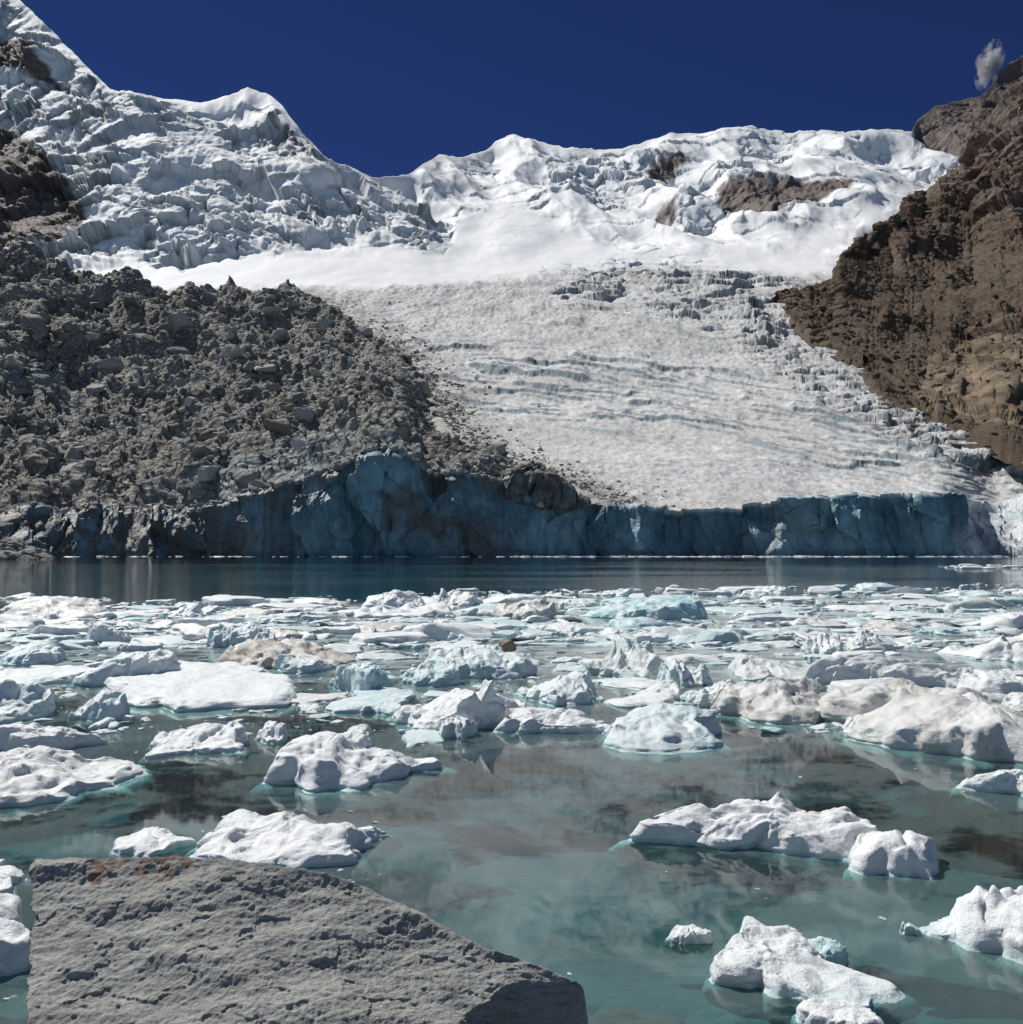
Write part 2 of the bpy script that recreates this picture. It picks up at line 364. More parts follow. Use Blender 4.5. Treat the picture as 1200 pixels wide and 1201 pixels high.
X=np.vstack([X]+[b[0][None] for b in bx]);Y=np.vstack([Y]+[b[1][None] for b in bx]);Z=np.vstack([Z]+[b[2][None] for b in bx])
def padr(a,n=3): return np.vstack([a]+[a[-1:]]*n)
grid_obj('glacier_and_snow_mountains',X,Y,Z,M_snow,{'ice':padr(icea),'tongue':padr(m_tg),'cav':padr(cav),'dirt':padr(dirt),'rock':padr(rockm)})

# ---------- ice cliff ----------
CT=[(-260,606),(20,604),(100,600),(215,597),(255,590),(290,580),(330,570),(365,560),(400,548),(430,532),(460,522),(480,535),(500,552),(560,558),(600,566),(640,572),(665,585),(690,588),(770,593),(850,594),(900,588),(950,583),(1000,580),(1060,580),(1100,580),(1130,584),(1200,582),(1500,580)]
ncu,ncv=1500,150
xs=np.linspace(-200,1450,ncu); tv=np.linspace(0,1,ncv)
XP,T=np.meshgrid(xs,tv)
k_=np.floor(xs/17+2*fbm(xs/60,xs*0,2,6)); stp=(R1[(k_.astype(int)*37)&255]-.5)
ctn=ip(xs,CT)+3.5*fbm(xs/26,xs*0,5,9,.6)+stp*5*ss(1150,1100,xs)
Dc,lean=cliffD(xs)
_,_,Zt=P(xs,ctn,Dc+lean)
Zc=-3+(Zt[None]+3)*T
Yc=Dc[None]+lean[None]*T**1.5
Xc=(XP-600)/F/CP*Yc
def facet(sx,sz,seed,tl):
    qx=Xc/sx+.15*fbm(Xc/9,Zc/9,2,seed+14)+.2*Zc/sz; qz=Zc/sz+.3*Xc/sx
    f1,f2,r=voro(qx,qz,seed); return (r-.5)*.9+voro.ox*(r-.5)*tl+voro.oy*(voro.id2-.5)*tl*.6, voro.id2
fa,ia=facet(17,26,4,3.0); fb,ib=facet(7,12,5,2.4)
topk=ss(1,.9,T)
sc_=1-np.abs(perlin(Xc/24+.2*fbm(Xc/10,Zc/10,2,5),Zc/60,16))*2
dc=fa*4.5+fb*1.5+sc_*3.5-1.5+fbm(Xc/5,Zc/7,4,17)*.9+ridged(Xc/2.6,Zc/16,3,18)*.6
dc=dc*(.35+.65*topk)
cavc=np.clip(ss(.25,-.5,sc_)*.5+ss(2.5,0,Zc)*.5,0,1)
dirtc=np.clip(ss(420,220,XP)*1.0+ss(680,560,XP)*ss(420,470,XP)*.7*ss(-.1,.25,fbm(Xc/18,Zc/12,3,19))+.4*ss(.05,.45,fbm(Xc/30,Zc/16,4,20))+ss(.8,1,T)*.7*ss(760,700,XP),0,1)
whc=ss(1110,1135,XP+4*fbm(Zc/3,Zc/3,2,3))*(.5+.5*ss(-.2,.2,fbm(Xc/6,Zc/3,3,8)))
whc=np.maximum(whc,ss(.93,.985,T)*ss(700,740,XP)*.8)
Xn,Yn,Zn=cell(Xc,Yc,Zc,dc,False)
XC,YC,ZC=Xn,Yn,Zn
bk=[(Xn[-1]*1.02,Yn[-1]+4,Zn[-1]+.2),(Xn[-1]*1.1,Yn[-1]+30,Zn[-1]-1.0)]
Xn=np.vstack([Xn]+[b[0][None] for b in bk]);Yn=np.vstack([Yn]+[b[1][None] for b in bk]);Zn=np.vstack([Zn]+[b[2][None] for b in bk])
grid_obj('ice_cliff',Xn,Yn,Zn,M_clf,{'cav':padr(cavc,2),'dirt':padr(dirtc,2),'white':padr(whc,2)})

# ---------- moraine ----------
nmu,nmv=800,440
xs=np.linspace(-220,690,nmu); XP,T=np.meshgrid(xs,np.linspace(0,1,nmv))
mt=ip(xs,MT)+4*fbm(xs/25,xs*0,4,41); mb=np.maximum(np.interp(xs,np.linspace(-200,1450,ncu),ctn)+2,mt+4)
YP=mb[None]+(mt-mb)[None]*T
Dt=ip(xs,[(-260,640),(0,680),(200,720),(340,740),(430,640),(490,540),(512,480),(560,360),(620,310),(700,275)])
Db0=np.interp(xs,np.linspace(-200,1450,ncu),Dc+lean)+1.5
D=Db0[None]+(Dt-Db0)[None]*T**1.15
D=D*(1+.07*fbm(XP/120,YP/70,3,43)*ss(0,.15,T)*ss(1,.85,T))
X,Y,Z=P(XP,YP,D)
f1,f2,r=voro(X/11,Y/13,8); g1f,g2f,gr=voro(X/4.2,Y/5,9)
amp=np.clip(D/420,.6,1.6)
tap=1-.8*ss(.6,1,T)*ss(330,420,XP)
d=tap*(ridged(X/60+.5*Y/60,Y/90,5,44,.55)*22-14+fbm(X/22,Y/26,4,45)*4)+amp*(r*2.2*ss(.6,.2,f1)+gr*1.2*ss(.55,.15,g1f))
d*=ss(0,.06,T)*.85+.15
low=fbm(XP/45,YP/30,4,47)
icem=ss(.25,.45,low)*ss(1,.6,T)*.6*ss(.15,.5,fbm(XP/9,YP/22,3,48)+.35)
icem=np.maximum(icem,polymask(XP+6*fbm(XP/10,YP/10,3,49),YP,[(0,425),(60,415),(95,440),(90,475),(30,470),(0,460)],6)*.6)
icem=np.maximum(icem,polymask(XP+8*fbm(XP/10,YP/10,3,50),YP,[(370,590),(380,545),(420,520),(460,500),(480,530),(520,560),(560,590)],6)*.55)
icem=np.maximum(icem,polymask(XP+8*fbm(XP/10,YP/10,3,50),YP+5*fbm(XP/12,YP/5,3,51),[(150,600),(200,570),(300,545),(400,515),(440,525),(380,560),(300,580),(230,600)],8)*.55)
Xm,Ym,Zm=cell(X,Y,Z,d,False)
XmG,YmG,ZmG=Xm,Ym,Zm
b=(Xm[-1]*1.03,Ym[-1]+25,Zm[-1]-18)
grid_obj('moraine',np.vstack([Xm,b[0][None]]),np.vstack([Ym,b[1][None]]),np.vstack([Zm,b[2][None]]),M_mor,{'ice':padr(icem,1)})

# ---------- right rocky slope ----------
nru,nrv=580,700
xs=np.linspace(905,1450,nru); XP,T=np.meshgrid(xs,np.linspace(0,1,nrv))
rt=ip(xs,RT)+4*fbm(xs/14,xs*0,4,51); rbm=np.maximum(ip(xs,RB)+4*fbm(xs/17,xs*0,4,52),rt+3)
YP=rbm[None]+(rt-rbm)[None]*T
Db=gR(rbm)*.985; Dt=ip(xs,[(905,960),(975,1040),(1030,1230),(1080,1400),(1140,1480),(1200,1450),(1500,1350)])
D=Db[None]+(Dt-Db)[None]*T**1.05
D=D*(1+.045*fbm(XP/110,YP/80,3,53)*ss(0,.15,T)*ss(1,.85,T))
X,Y,Z=P(XP,YP,D)
amp=np.clip(D/700,.35,1.5)
scr=ss(.45,.62,.5+.5*fbm(XP/70+YP/200,YP/90,3,54)+.35*ss(260,330,YP)-.3*polymask(XP,YP,[(1040,430),(1250,330),(1300,540),(1200,540),(1060,480)],25)-.3*ss(260,200,YP))*.9
tan=polymask(XP+10*fbm(XP/16,YP/10,3,55),YP+8*fbm(XP/16,YP/10,3,56),[(1060,455),(1100,420),(1200,380),(1500,330),(1500,600),(1200,505),(1110,490)],16)
dip=.45+.15*fbm(X/200,Z/200,2,65)
u_=Z*.9-.2*Y+dip*X; v_=(.9*X-.35*Z)
f1,f2,rv=voro(v_/48,u_/20,12); tl1=voro.ox*(rv-.5)+voro.oy*(voro.id2-.3)
f1b,_,rvb=voro(v_/17,u_/8,13); tl2=voro.ox*(rvb-.5)+voro.oy*(voro.id2-.3)
def layers(th,sd):
    lay=(u_/th+.5*fbm(v_/60,u_/40,3,sd)+.12*fbm(v_/12,u_/12,3,sd+2))%1.0
    return np.where(lay>.82,ss(1,.82,lay),lay/.82), ss(.84,.92,lay)
L1,B1=layers(19,57); L2,B2=layers(8,157)
lg=ss(-.2,.2,fbm(X/120,Z/90,3,68)); bedm=np.clip((B1*.8+B2*.5)*lg,0,1)*(1-.9*scr)*.7
d=(1-.7*scr)*(ridged(v_/110,u_/70,6,58,.6)*12-7+rv*7+tl1*12+rvb*3.5+tl2*7+lg*(L1*8+L2*3)+fbm(X/10,Z/7,4,59,.6)*3)*amp+fbm(X/6,Y/8,4,61,.6)*1.8*amp+scr*6*amp*(ridged(X/60-Y/120,Y/260,4,62)-.6)
d*=.15+.85*ss(0,.08,T)*ss(1,.94,T)
Xr,Yr,Zr=cell(X,Y,Z,d,False)
grid_obj('rocky_mountain_slope',Xr,Yr,Zr,M_slp,{'scree':scr,'tan':tan*.9,'bed':bedm})

# ---------- chunk templates ----------
def ico(l):
    bm=bmesh.new(); bmesh.ops.create_icosphere(bm,subdivisions=l,radius=1)
    bm.verts.ensure_lookup_table()
    v=np.array([x.co[:] for x in bm.verts]); f=np.array([[q.index for q in fc.verts] for fc in bm.faces]); bm.free(); return v,f
ICO={l:ico(l) for l in (2,3,4,5)}
def chunk(l,seed,npl=10,p=14,nz=.12,lo=.62):
    r_=np.random.RandomState(seed); v,f=ICO[l]
    n=r_.randn(npl,3); n/=np.linalg.norm(n,axis=1)[:,None]; n=np.vstack([n,np.eye(3),-np.eye(3)])
    dd=r_.uniform(lo,1.0,len(n))
    a=np.clip(v@n.T,0,None)/dd
    rad=(a**p).sum(1)**(-1/p)
    out=v*rad[:,None]; out*=(1+nz*fbm3(out*1.6,4,seed))[:,None]
    return out,f
def scatter(name,templates,pos,scl,rotz,mat,attr=None,tilt=None,smooth=True,rnd=None):
    Vs=[];Fs=[];A={k:[] for k in (attr or {})};o=0
    for i in range(len(pos)):
        v,f=templates[rnd.randint(len(templates))]
        v=v*scl[i]
        if tilt is not None:
            a,bb=tilt[i]; ca,sa=math.cos(a),math.sin(a); v=np.stack([v[:,0],v[:,1]*ca-v[:,2]*sa,v[:,1]*sa+v[:,2]*ca],1)
            ca,sa=math.cos(bb),math.sin(bb); v=np.stack([v[:,0]*ca-v[:,2]*sa,v[:,1],v[:,0]*sa+v[:,2]*ca],1)
        c,s_=math.cos(rotz[i]),math.sin(rotz[i])
        v=np.stack([v[:,0]*c-v[:,1]*s_,v[:,0]*s_+v[:,1]*c,v[:,2]],1)+pos[i]
        Vs.append(v);Fs.append(f+o);o+=len(v)
        for k in A: A[k].append(np.full(len(v),attr[k][i]))
    return mesh_obj(name,np.vstack(Vs),np.vstack(Fs),mat,{k:np.concatenate(a) for k,a in A.items()},smooth)
rn=np.random.RandomState(3)
rock2=[chunk(2,100+i,8,20,.15) for i in range(14)]
rock3=[chunk(3,130+i,7,30,.10,.5) for i in range(16)]
def rocks_on(name,pos,s,tm,mat=None,tone=None):
    N=len(pos)
    scl=np.stack([s*rn.uniform(.8,1.6,N),s*rn.uniform(.7,1.2,N),s*rn.uniform(.4,.9,N)],1)
    pos=pos.copy(); pos[:,2]+=s*.12
    return scatter(name,tm,pos,scl,rn.rand(N)*6.3,mat or M_mrk,{'tone':rn.rand(N)**1.5,'scree':rn.rand(N)*.5,'tan':rn.rand(N)*.2},list(zip(rn.uniform(-.5,.5,N),rn.uniform(-.5,.5,N))),False,rn)
def pick(N):
    ui=(rn.rand(N)**.9*(nmu-1)).astype(int); ti=(rn.rand(N)*(nmv-8)).astype(int)+3
    return np.stack([XmG[ti,ui],YmG[ti,ui],ZmG[ti,ui]],1)
p_=pick(11000); rocks_on('moraine_rubble',p_,.35*(1.6/.35)**(rn.rand(11000)**1.5)*np.clip(p_[:,1]/430,.55,1.5),rock2)
p_=pick(560); p_=p_[(p_[:,0]<(470-600)/F*p_[:,1])|(rn.rand(len(p_))<.25)]; n_=len(p_)
rocks_on('moraine_boulders',p_,1.6*(7.5/1.6)**(rn.rand(n_)**2.3)*np.clip(p_[:,1]/430,.5,1.3)*np.where(p_[:,0]>(420-600)/F*p_[:,1],.6,1),rock3)
sel=np.stack([(rn.rand(1800)*(nrv-60)).astype(int)+8,(rn.rand(1800)*(nru-1)).astype(int)],1)
p_=np.stack([Xr[sel[:,0],sel[:,1]],Yr[sel[:,0],sel[:,1]],Zr[sel[:,0],sel[:,1]]],1)
rocks_on('mountain_slope_rocks',p_,.5*(2.6/.5)**(rn.rand(1800)**2)*np.clip(p_[:,1]/500,.6,1.6),rock2,M_slp)
ok=np.argwhere((EA>-8)&(EA<120)&(YPA>350)&(np.arange(nv)[:,None]>4))
w_=np.exp(-np.clip(EA[ok[:,0],ok[:,1]],0,None)/20.); w_/=w_.sum()
sel=ok[rn.choice(len(ok),2600,p=w_)]
p_=np.stack([XA[sel[:,0],sel[:,1]],YA[sel[:,0],sel[:,1]],ZA[sel[:,0],sel[:,1]]],1)
rocks_on('glacier_margin_debris',p_,.3*(1.2/.3)**(rn.rand(2600)**2)*np.clip(p_[:,1]/430,.5,1.3),rock2)
N=1500; ci=(rn.rand(N)*ncu*.53).astype(int); rj=ncv-1-(np.abs(rn.randn(N))*5*(ci<ncu*.28)+np.abs(rn.randn(N))*1.5).astype(int)
p_=np.stack([XC[rj,ci],YC[rj,ci]+.5,ZC[rj,ci]],1)
rocks_on('cliff_rim_debris',p_,.3*(1.5/.3)**(rn.rand(N)**1.9),rock2)
N=900; px=rn.uniform(-180,58,N); Dp=rn.uniform(190,256,N)
ht=np.clip(1-np.clip((px+20)/80,0,1),0,1)*np.clip((Dp-185)/60,0,1)*9
pz=ht*rn.uniform(.4,1,N)
s=.5*(2.2/.5)**(rn.rand(N)**2)
scatter('shoreline_rocks',rock2,np.stack([(px-600)/F*Dp,Dp,pz-.3],1),np.stack([s*1.2,s,s*.75],1),rn.rand(N)*6.3,M_mrk,{'tone':rn.rand(N)*.35},list(zip(rn.uniform(-.5,.5,N),rn.uniform(-.5,.5,N))),False,rn)
# ---------- lake ----------
mesh_obj('lake_water',np.array([(-600,-30,0),(600,-30,0),(600,330,0),(-600,330,0)]),np.array([[0,1,2,3]]),M_wat,None,False)
gx=np.sign(np.linspace(-1,1,241))*np.abs(np.linspace(-1,1,241))**2.2*650; gy=-30+380*np.linspace(0,1,321)**2.3
GX,GY=np.meshgrid(gx,gy)
zb=ip(GY,[(-30,2.2),(-3,1.1),(1.2,.75),(3.2,-.15),(4.6,-.55),(8,-1.0),(16,-1.6),(400,-2.2)])+.10*fbm(GX/1.3,GY/1.3,4,120)
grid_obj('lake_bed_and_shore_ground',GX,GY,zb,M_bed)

# ---------- floes ----------
def floe_mesh(seed,W,B,h,slab=.0,segs=128,rings=72,det=1.0,zmul=1.0):
    ph=np.linspace(0.0,np.pi,rings); th=np.linspace(0,2*np.pi,segs,endpoint=False)
    TH,PH=np.meshgrid(th,ph)
    cs,sn=np.cos(TH),np.sin(TH)
    rr_=np.random.RandomState(seed)
    rho=np.sin(PH)**.85
    ro_=rho**2       # fine outline detail only near the rim, so no radial flutes
    R=1+.26*perlin(cs*1.1+seed*3.1,sn*1.1,seed%31)+.18*perlin(cs*2.4,sn*2.4+seed,seed%17)+ro_*(.07*perlin(cs*5,sn*5+seed,seed%13))
    na=rr_.randint(4,7); aa=np.sort(rr_.rand(na)*2*np.pi); dd=rr_.uniform(.65,1.02,na)
    pr=(np.clip(np.cos(TH[...,None]-aa),0,None)/dd)
    pr=(pr**18).sum(-1)**(-1/18.); R=R*np.clip(pr,.6,1.3)
    x=rho*R*cs; y=rho*R*sn
    x/=np.abs(x).max(); y/=np.abs(y).max()
    xw=x+.13*fbm(x*2+seed,y*2,4,seed%29); yw=y+.13*fbm(x*2,y*2+seed,4,seed%27)
    up=np.cos(PH); top=up>1e-6
    npl=rr_.randint(4,8) if slab<.5 else 3
    pls=[]
    for i in range(npl):
        a=rr_.rand()*6.283; sl=rr_.uniform(.35,1.2)*(1-slab); c=rr_.uniform(.6,1.0)
        pls.append(c+sl*(np.cos(a)*xw+np.sin(a)*yw))
    if slab>=.1:
        a=rr_.uniform(1.0,2.2); pls.append(.75+.35*(np.cos(a)*xw+np.sin(a)*yw))
    pls=np.stack(pls); kk=24.
    hm=-np.log(np.exp(-kk*pls).sum(0))/kk
    kk=24.
    for j in range(2):
        hx,hy=rr_.uniform(-.65,.65),rr_.uniform(-.4,.4); hm2=rr_.uniform(.4,.85)-rr_.uniform(1.2,2.4)*np.hypot((xw-hx),(yw-hy)*.8)
        hm=np.log(np.exp(kk*hm)+np.exp(kk*hm2*(1-slab)))/kk
    gul=np.abs(perlin(xw*1.4+seed,yw*1.2,seed%15))
    hm=hm-.22*(1-slab)*ss(.20,.0,gul)*np.clip(hm,0,1)
    shelf=.17+.12*fbm(x*2.5,y*2.5+seed,3,seed%23)
    hm=np.log(np.exp(kk*hm)+np.exp(kk*shelf))/kk
    ed=np.clip(1-np.clip(rho,0,1)**2,0,1)
    sq=.60+.5*ss(-.3,.3,perlin(cs*1.4,sn*1.4+seed,seed%12))
    if slab>.6: sq=sq*.6
    edge=ed**sq*1.5
    hm=np.minimum(hm,edge*(.30+1.15*np.clip(hm,0,1)))
    e1=np.clip(edge,0,1)
    hm=hm+e1*(.11*(1-.5*slab)*fbm(x*2.6+seed,y*1.9,5,seed%21,.55)-.05*np.abs(perlin(x*4+.5*y,y*4+seed,seed%9)))
    sx=x*W/2; sy=y*B/2
    hm=np.clip(hm,.0,None)
    mx=np.percentile(hm[top],99.5)
    z=np.where(top,hm/mx*h+.004*up,-(np.abs(up)**.75)*(.8+.3*fbm(x*2,y*2,2,seed%11))*min(.45,W*.22+.04))
    foot=1+(.09+.09*perlin(cs*1.5+seed,sn*1.5,seed%14))*np.exp(-((z+.09)/.08)**2)*(~top)-.03*np.exp(-((z-.012)/.02)**2)
    sx*=foot; sy*=foot
    q_=min(W,1.8)
    pts=np.stack([sx.ravel(),sy.ravel(),z.ravel()*1.6],1)
    n3=fbm3(pts/(.26*q_),5,seed%19,.60).reshape(sx.shape)
    n4=fbm3(pts/(.20*q_)+5,5,seed%19+3,.60).reshape(sx.shape)
    o=np.sin(PH)
    A=.024*q_*det
    sx=sx+n3*A*1.3*o; sy=sy+n4*A*1.3*o; z=z+np.where(top,n3*A*np.clip(z/.12,.1,1.)*min(1,zmul),0)
    V=np.stack([sx.ravel(),sy.ravel(),z.ravel()],1)
    i=np.arange(rings*segs).reshape(rings,segs); j=np.roll(i,-1,axis=1)
    Fc=np.stack([i[:-1].ravel(),i[1:].ravel(),j[1:].ravel(),j[:-1].ravel()],1)
    return V,Fc
# x0,x1,ytop,ybot, blue, dirt, slab, rot
FL=[(742,1068,938,1012,.0,.0,.1,0),(975,1106,968,1032,.0,0,.1,.2),
(800,1032,1100,1186,.05,0,.15,-.1),(778,830,1084,1112,.0,0,.3,0),(1072,1150,1076,1112,.1,0,.1,0),(1110,1270,1044,1142,.05,0,.1,.1),(930,1045,1180,1225,0,0,.3,0),
(935,985,1090,1136,.75,0,0,0),(1048,1076,1080,1100,.3,0,0,0),
(820,1004,794,852,.05,.5,.05,0),(950,1180,796,862,.1,.5,.1,0),(985,1310,816,916,.05,.4,.1,-.1),(1120,1270,903,938,.1,.05,.2,0),(1040,1120,850,875,.1,.3,.3,0),(975,1020,835,865,.1,.1,0,0),
(674,848,832,884,.45,.08,.25,0),(566,716,832,866,.05,.05,.25,0),(458,636,796,866,.05,.05,0,0),(510,560,835,866,.1,.1,.1,0),
(288,518,858,930,.05,0,.0,0),(378,458,846,896,.2,.1,.4,.4),(165,296,850,890,.05,.0,.2,0),(303,352,846,872,.1,0,.1,0),
(92,364,778,842,.10,0,.78,0),(108,234,762,806,.35,0,.1,0),(96,170,796,846,.4,.0,.2,0),(-80,112,780,812,.2,0,.7,0),(-80,72,798,855,.3,0,.1,0),
(-60,124,848,886,.0,.05,.3,0),(-90,156,882,950,.0,.12,.1,.1),(-60,96,880,930,.0,.25,.0,.1),
(228,454,954,1022,.0,.02,.05,0),(136,232,976,1010,.0,0,.1,0),(248,330,952,975,.2,0,.3,0),
(-120,42,1010,1062,.05,0,.2,0),(-140,44,1058,1186,.0,0,.3,0),
(383,472,776,816,.65,0,.1,0),(390,508,804,852,.45,.0,.65,.2),(468,545,774,806,.5,.0,.1,0),(268,427,750,786,.1,.75,.2,0),
(496,628,760,802,.35,.05,.1,0),(604,718,788,828,.3,.0,.2,0),(688,804,752,800,.45,.35,0,0),(766,832,768,806,.3,0,.1,0),(636,722,810,828,.2,.1,.65,0),
(676,830,700,730,.8,.05,.4,0),(426,502,692,716,.15,.05,.1,0),(503,577,692,716,.1,.35,.1,0),(573,662,704,728,.15,.6,.2,0),(640,702,703,716,.3,0,.4,0),
(863,937,687,704,.35,0,.4,0),(938,992,736,768,.05,.1,0,0),(985,1042,733,765,.2,.2,0,0),(0,138,699,724,.15,.45,.2,0),(-80,60,697,712,.1,.1,.3,0),
(1115,1270,744,784,.05,.15,.1,0),(945,1165,770,808,.15,.3,.2,0),(798,868,798,832,.2,.1,.1,0),(1098,1205,782,818,.1,.05,.2,0),(828,962,768,800,.2,.25,.2,0),
(238,302,731,760,.6,0,0,0),(193,262,706,726,.3,0,.1,0),(268,347,732,762,.5,0,0,0),(-5,98,753,782,.4,0,.2,0),(108,168,724,756,.1,.1,0,0),(1030,1100,688,697,.1,.1,.3,0),(1160,1230,684,694,.0,0,.3,0),
(-5,62,818,846,.35,0,.2,0),(468,522,853,880,.3,0,.65,0),(738,802,798,822,.2,.15,.1,0),(700,760,690,700,.2,.1,.2,0),(323,397,768,790,.4,.05,.2,0),(1150,1270,814,846,.1,.2,.2,0)]
occ=[]
for k,(x0,x1,yt,yb,bl,di,sl,ro) in enumerate(FL):
    Df=float(DW(yb)); W=(x1-x0)/F*Df; flat=sl>.6
    tgt=.05 if flat else (.19 if sl<.05 else .145)
    dr=2.6 if flat else 1.25
    while True:
        Dc_=Df+W*dr/2; h=float(P(0,yt,Df+W*dr*(.9 if flat else .58))[2])
        if h>=tgt*W or dr<.12: break
        dr*=.96
    h=max(min(h,.40*W),.035*W)
    B=W*dr; W2=W*Dc_/Df; xc=((x0+x1)/2-600)/F*Dc_
    big=W>.9
    V,Fc=floe_mesh(k*7+11,W2*1.04,B,h*1.05,sl,192 if big else 96,96 if big else 48,zmul=.6 if flat else 1)
    n=fbm3(V/(W*.25),3,k%9); zz=V[:,2]
    bla=np.clip(bl*(.9+.9*n)+.18*ss(.3,.0,zz/max(h,.01))*(bl+.35),0,1); dia=np.clip(di*(1+.8*n),0,1)
    ob=mesh_obj('ice_floe',V,Fc,M_ice,{'blue':bla,'dirt':dia})
    ob.location=(xc,Dc_,0); ob.rotation_euler=(0,0,ro*.3)
    occ.append((xc,Dc_,W2/2,B/2))
ch3=[chunk(3,200+i,12,26,.16,.45) for i in range(18)]; ch2=[chunk(2,230+i,10,26,.16,.45) for i in range(18)]
fl1=[]
for i in range(24):
    fl1.append(floe_mesh(400+i*3,2.0,2.0,1.0,[0,.1,.2,.7][i%4],48,28,1.0))
def brash(N,ylo,yhi,tm,name,smin,smax,near=False,floes=False,pw=2.0,smooth=True):
    px=rn.uniform(-160,1360,N); py=ylo+(yhi-ylo)*rn.rand(N)
    D=DW(py); X=(px-600)/F*D
    e=D-.35*X+9*fbm(X/14,D/14,3,150)
    cl=fbm(X/3.0,D/3.5,3,151)
    keep=(e<53)
    if near:
        opn=polymask(px,py,[(360,900),(700,890),(990,915),(1200,960),(1300,1300),(440,1300),(450,960),(130,960),(160,900)],20)
        keep&=(rn.rand(N)>opn*.97)&(cl>-.1)
    elif not floes: keep&=(cl>-.08)|(rn.rand(N)<.25)
    opn=polymask(px,py,[(300,835),(450,870),(560,870),(700,885),(820,840),(1000,905),(900,940),(300,940)],14); keep&=rn.rand(N)>opn*.9
    for (a,b_,c,d_) in occ:
        kk=.9 if not floes else 1.12
        keep&=~((((X-a)/(c*kk))**2+((D-b_)/(d_*kk))**2)<1)
    X=X[keep];D=D[keep];n=len(X)
    s=smin*(smax/smin)**(rn.rand(n)**pw)*(D/20)**.45
    if floes:
        fl=.08*(.42/.08)**rn.rand(n); asp=rn.uniform(.6,1.1,n)
        scl=np.stack([s*rn.uniform(.9,1.5,n),s*asp,s*fl],1); pos=np.stack([X,D,0*X],1); tl=None
        rz=rn.uniform(-.6,.6,n)+np.pi*(rn.rand(n)<.5)
    else:
        fl=rn.uniform(.2,.6,n)*np.where(rn.rand(n)<.5,.45,1)
        scl=np.stack([s*rn.uniform(.9,1.8,n),s*rn.uniform(.7,1.2,n),s*fl],1)
        pos=np.stack([X,D,s*fl*rn.uniform(-.2,.3,n)],1); tl=list(zip(rn.uniform(-.22,.22,n),rn.uniform(-.25,.25,n))); rz=rn.rand(n)*6.3
    return scatter(name,tm,pos,scl,rz,M_ice,{'blue':np.clip(rn.rand(n)**2.2*.8,0,1),'dirt':np.where(rn.rand(n)<.15,rn.rand(n)*.7,0.05)},tl,smooth,rn)
brash(300,690,752,fl1,'drifting_ice_slabs',.3,1.15,floes=True,pw=1.2)
brash(300,735,835,fl1,'drifting_ice_slabs',.22,.85,floes=True,pw=1.5)
brash(5200,684,760,ch2,'brash_ice',.07,.45,pw=2.4,smooth=False)
brash(3400,735,860,ch3,'brash_ice',.025,.22,pw=2.4)
brash(700,850,1180,ch3,'brash_ice',.015,.07,True)
N=560; px=np.concatenate([rn.uniform(-100,1200,150),rn.uniform(640,1060,250),rn.uniform(1080,1400,100),rn.uniform(1100,1400,60)]); D=np.full(N,1.)*rn.uniform(247,254,N); D[-60:]=rn.uniform(110,135,60)
s=rn.uniform(.2,1.0,N)
scatter('brash_ice',ch2,np.stack([(px-600)/F*D,D,0*D],1),np.stack([s*2,s,s*.3],1),rn.rand(N)*.4,M_ice,{'blue':rn.rand(N)*.2,'dirt':0*s},None,True,rn)

# stones carried on the ice
def stone(name,x,y,wpx,hpx,D,mat,seed,sink=.0):
    v,f=chunk(4,seed,9,18,.12); w=wpx/F*D/2; hz=hpx/F*D/2
    v=v*np.array([w,w*.8,hz]); X_,Y_,Z_=P(x,y,D); v=v+np.array([X_,Y_,Z_-sink]); return mesh_obj(name,v,f,mat)
stone('stone_on_ice',594,757,26,16,float(DW(775)),M_wet,301)
stone('stone_on_ice',606,776,9,20,float(DW(786)),M_wet,302)
v,f=chunk(5,305,9,14,.12); mesh_obj('submerged_rock',v*np.array([.32,.28,.22])+np.array([.70,5.35,-.19]),f,M_wet)
v,f=chunk(5,306,9,14,.12); mesh_obj('submerged_rock',v*np.array([.5,.3,.2])+np.array([1.6,5.2,-.55]),f,M_wet)

# ---------- foreground boulder ----------
BT=[(38,1016),(46,1008),(120,1006),(215,1003),(240,1008),(262,1006),(330,1014),(390,1024),(430,1040),(452,1052),(490,1068),(520,1086),(552,1102),(570,1111),(600,1120),(645,1136),(670,1146),(684,1156)]
nb_,mb_=760,380
xs=np.linspace(38,684,nb_)
yt=ip(xs,BT)+2.6*fbm(xs/18,xs*0,6,160,.65)
XP,T=np.meshgrid(xs,np.linspace(0,1,mb_))
YP=1330+(yt[None]-1330)*T
# uneven broken left and right edges
XP=XP+(6*fbm(YP/28,YP*0+3,5,165,.6)-4*ss(1060,1200,YP))*np.exp(-(XP-38)/40)+5*fbm(YP/24,YP*0+9,5,166,.6)*np.exp(-(684-XP)/30)
xl=np.interp(YP,[1090,1112,1150,1200,1330],[560,575,600,532,470])+8*fbm(YP/14,XP/60,3,161)
D=2.72+ (1330-YP)/320*1.0
over=np.clip(XP-xl,0,None)
D=D+over*.0020+.0006*np.clip(XP-300,0,None)
X,Y,Z=P(XP,YP,D)
sa,sb=(X*.8+Y*.6),(Y*.8-X*.6)
d=.030*fbm(X/.45,Z/.2+Y/.3,5,162,.45)+.0055*fbm(sa/.30+.6*fbm(X/.2,Y/.2,3,3),sb/.06,5,163,.65)+.003*fbm(X/.02,Y/.02,3,164,.6)
pv_=fbm(X/.16+3,Y/.10,4,168,.5); d-=.007*ss(.22,.34,pv_)
d*=.3+.7*ss(1,.97,T)
X,Y,Z=cell(X,Y,Z,d,False)
def stackrow(dy,z,fx=1.0,src=0):
    return X[src]*fx,Y[src]+dy,np.full(nb_,z)
pre=[stackrow(.25,-.8),stackrow(.0,.3)]
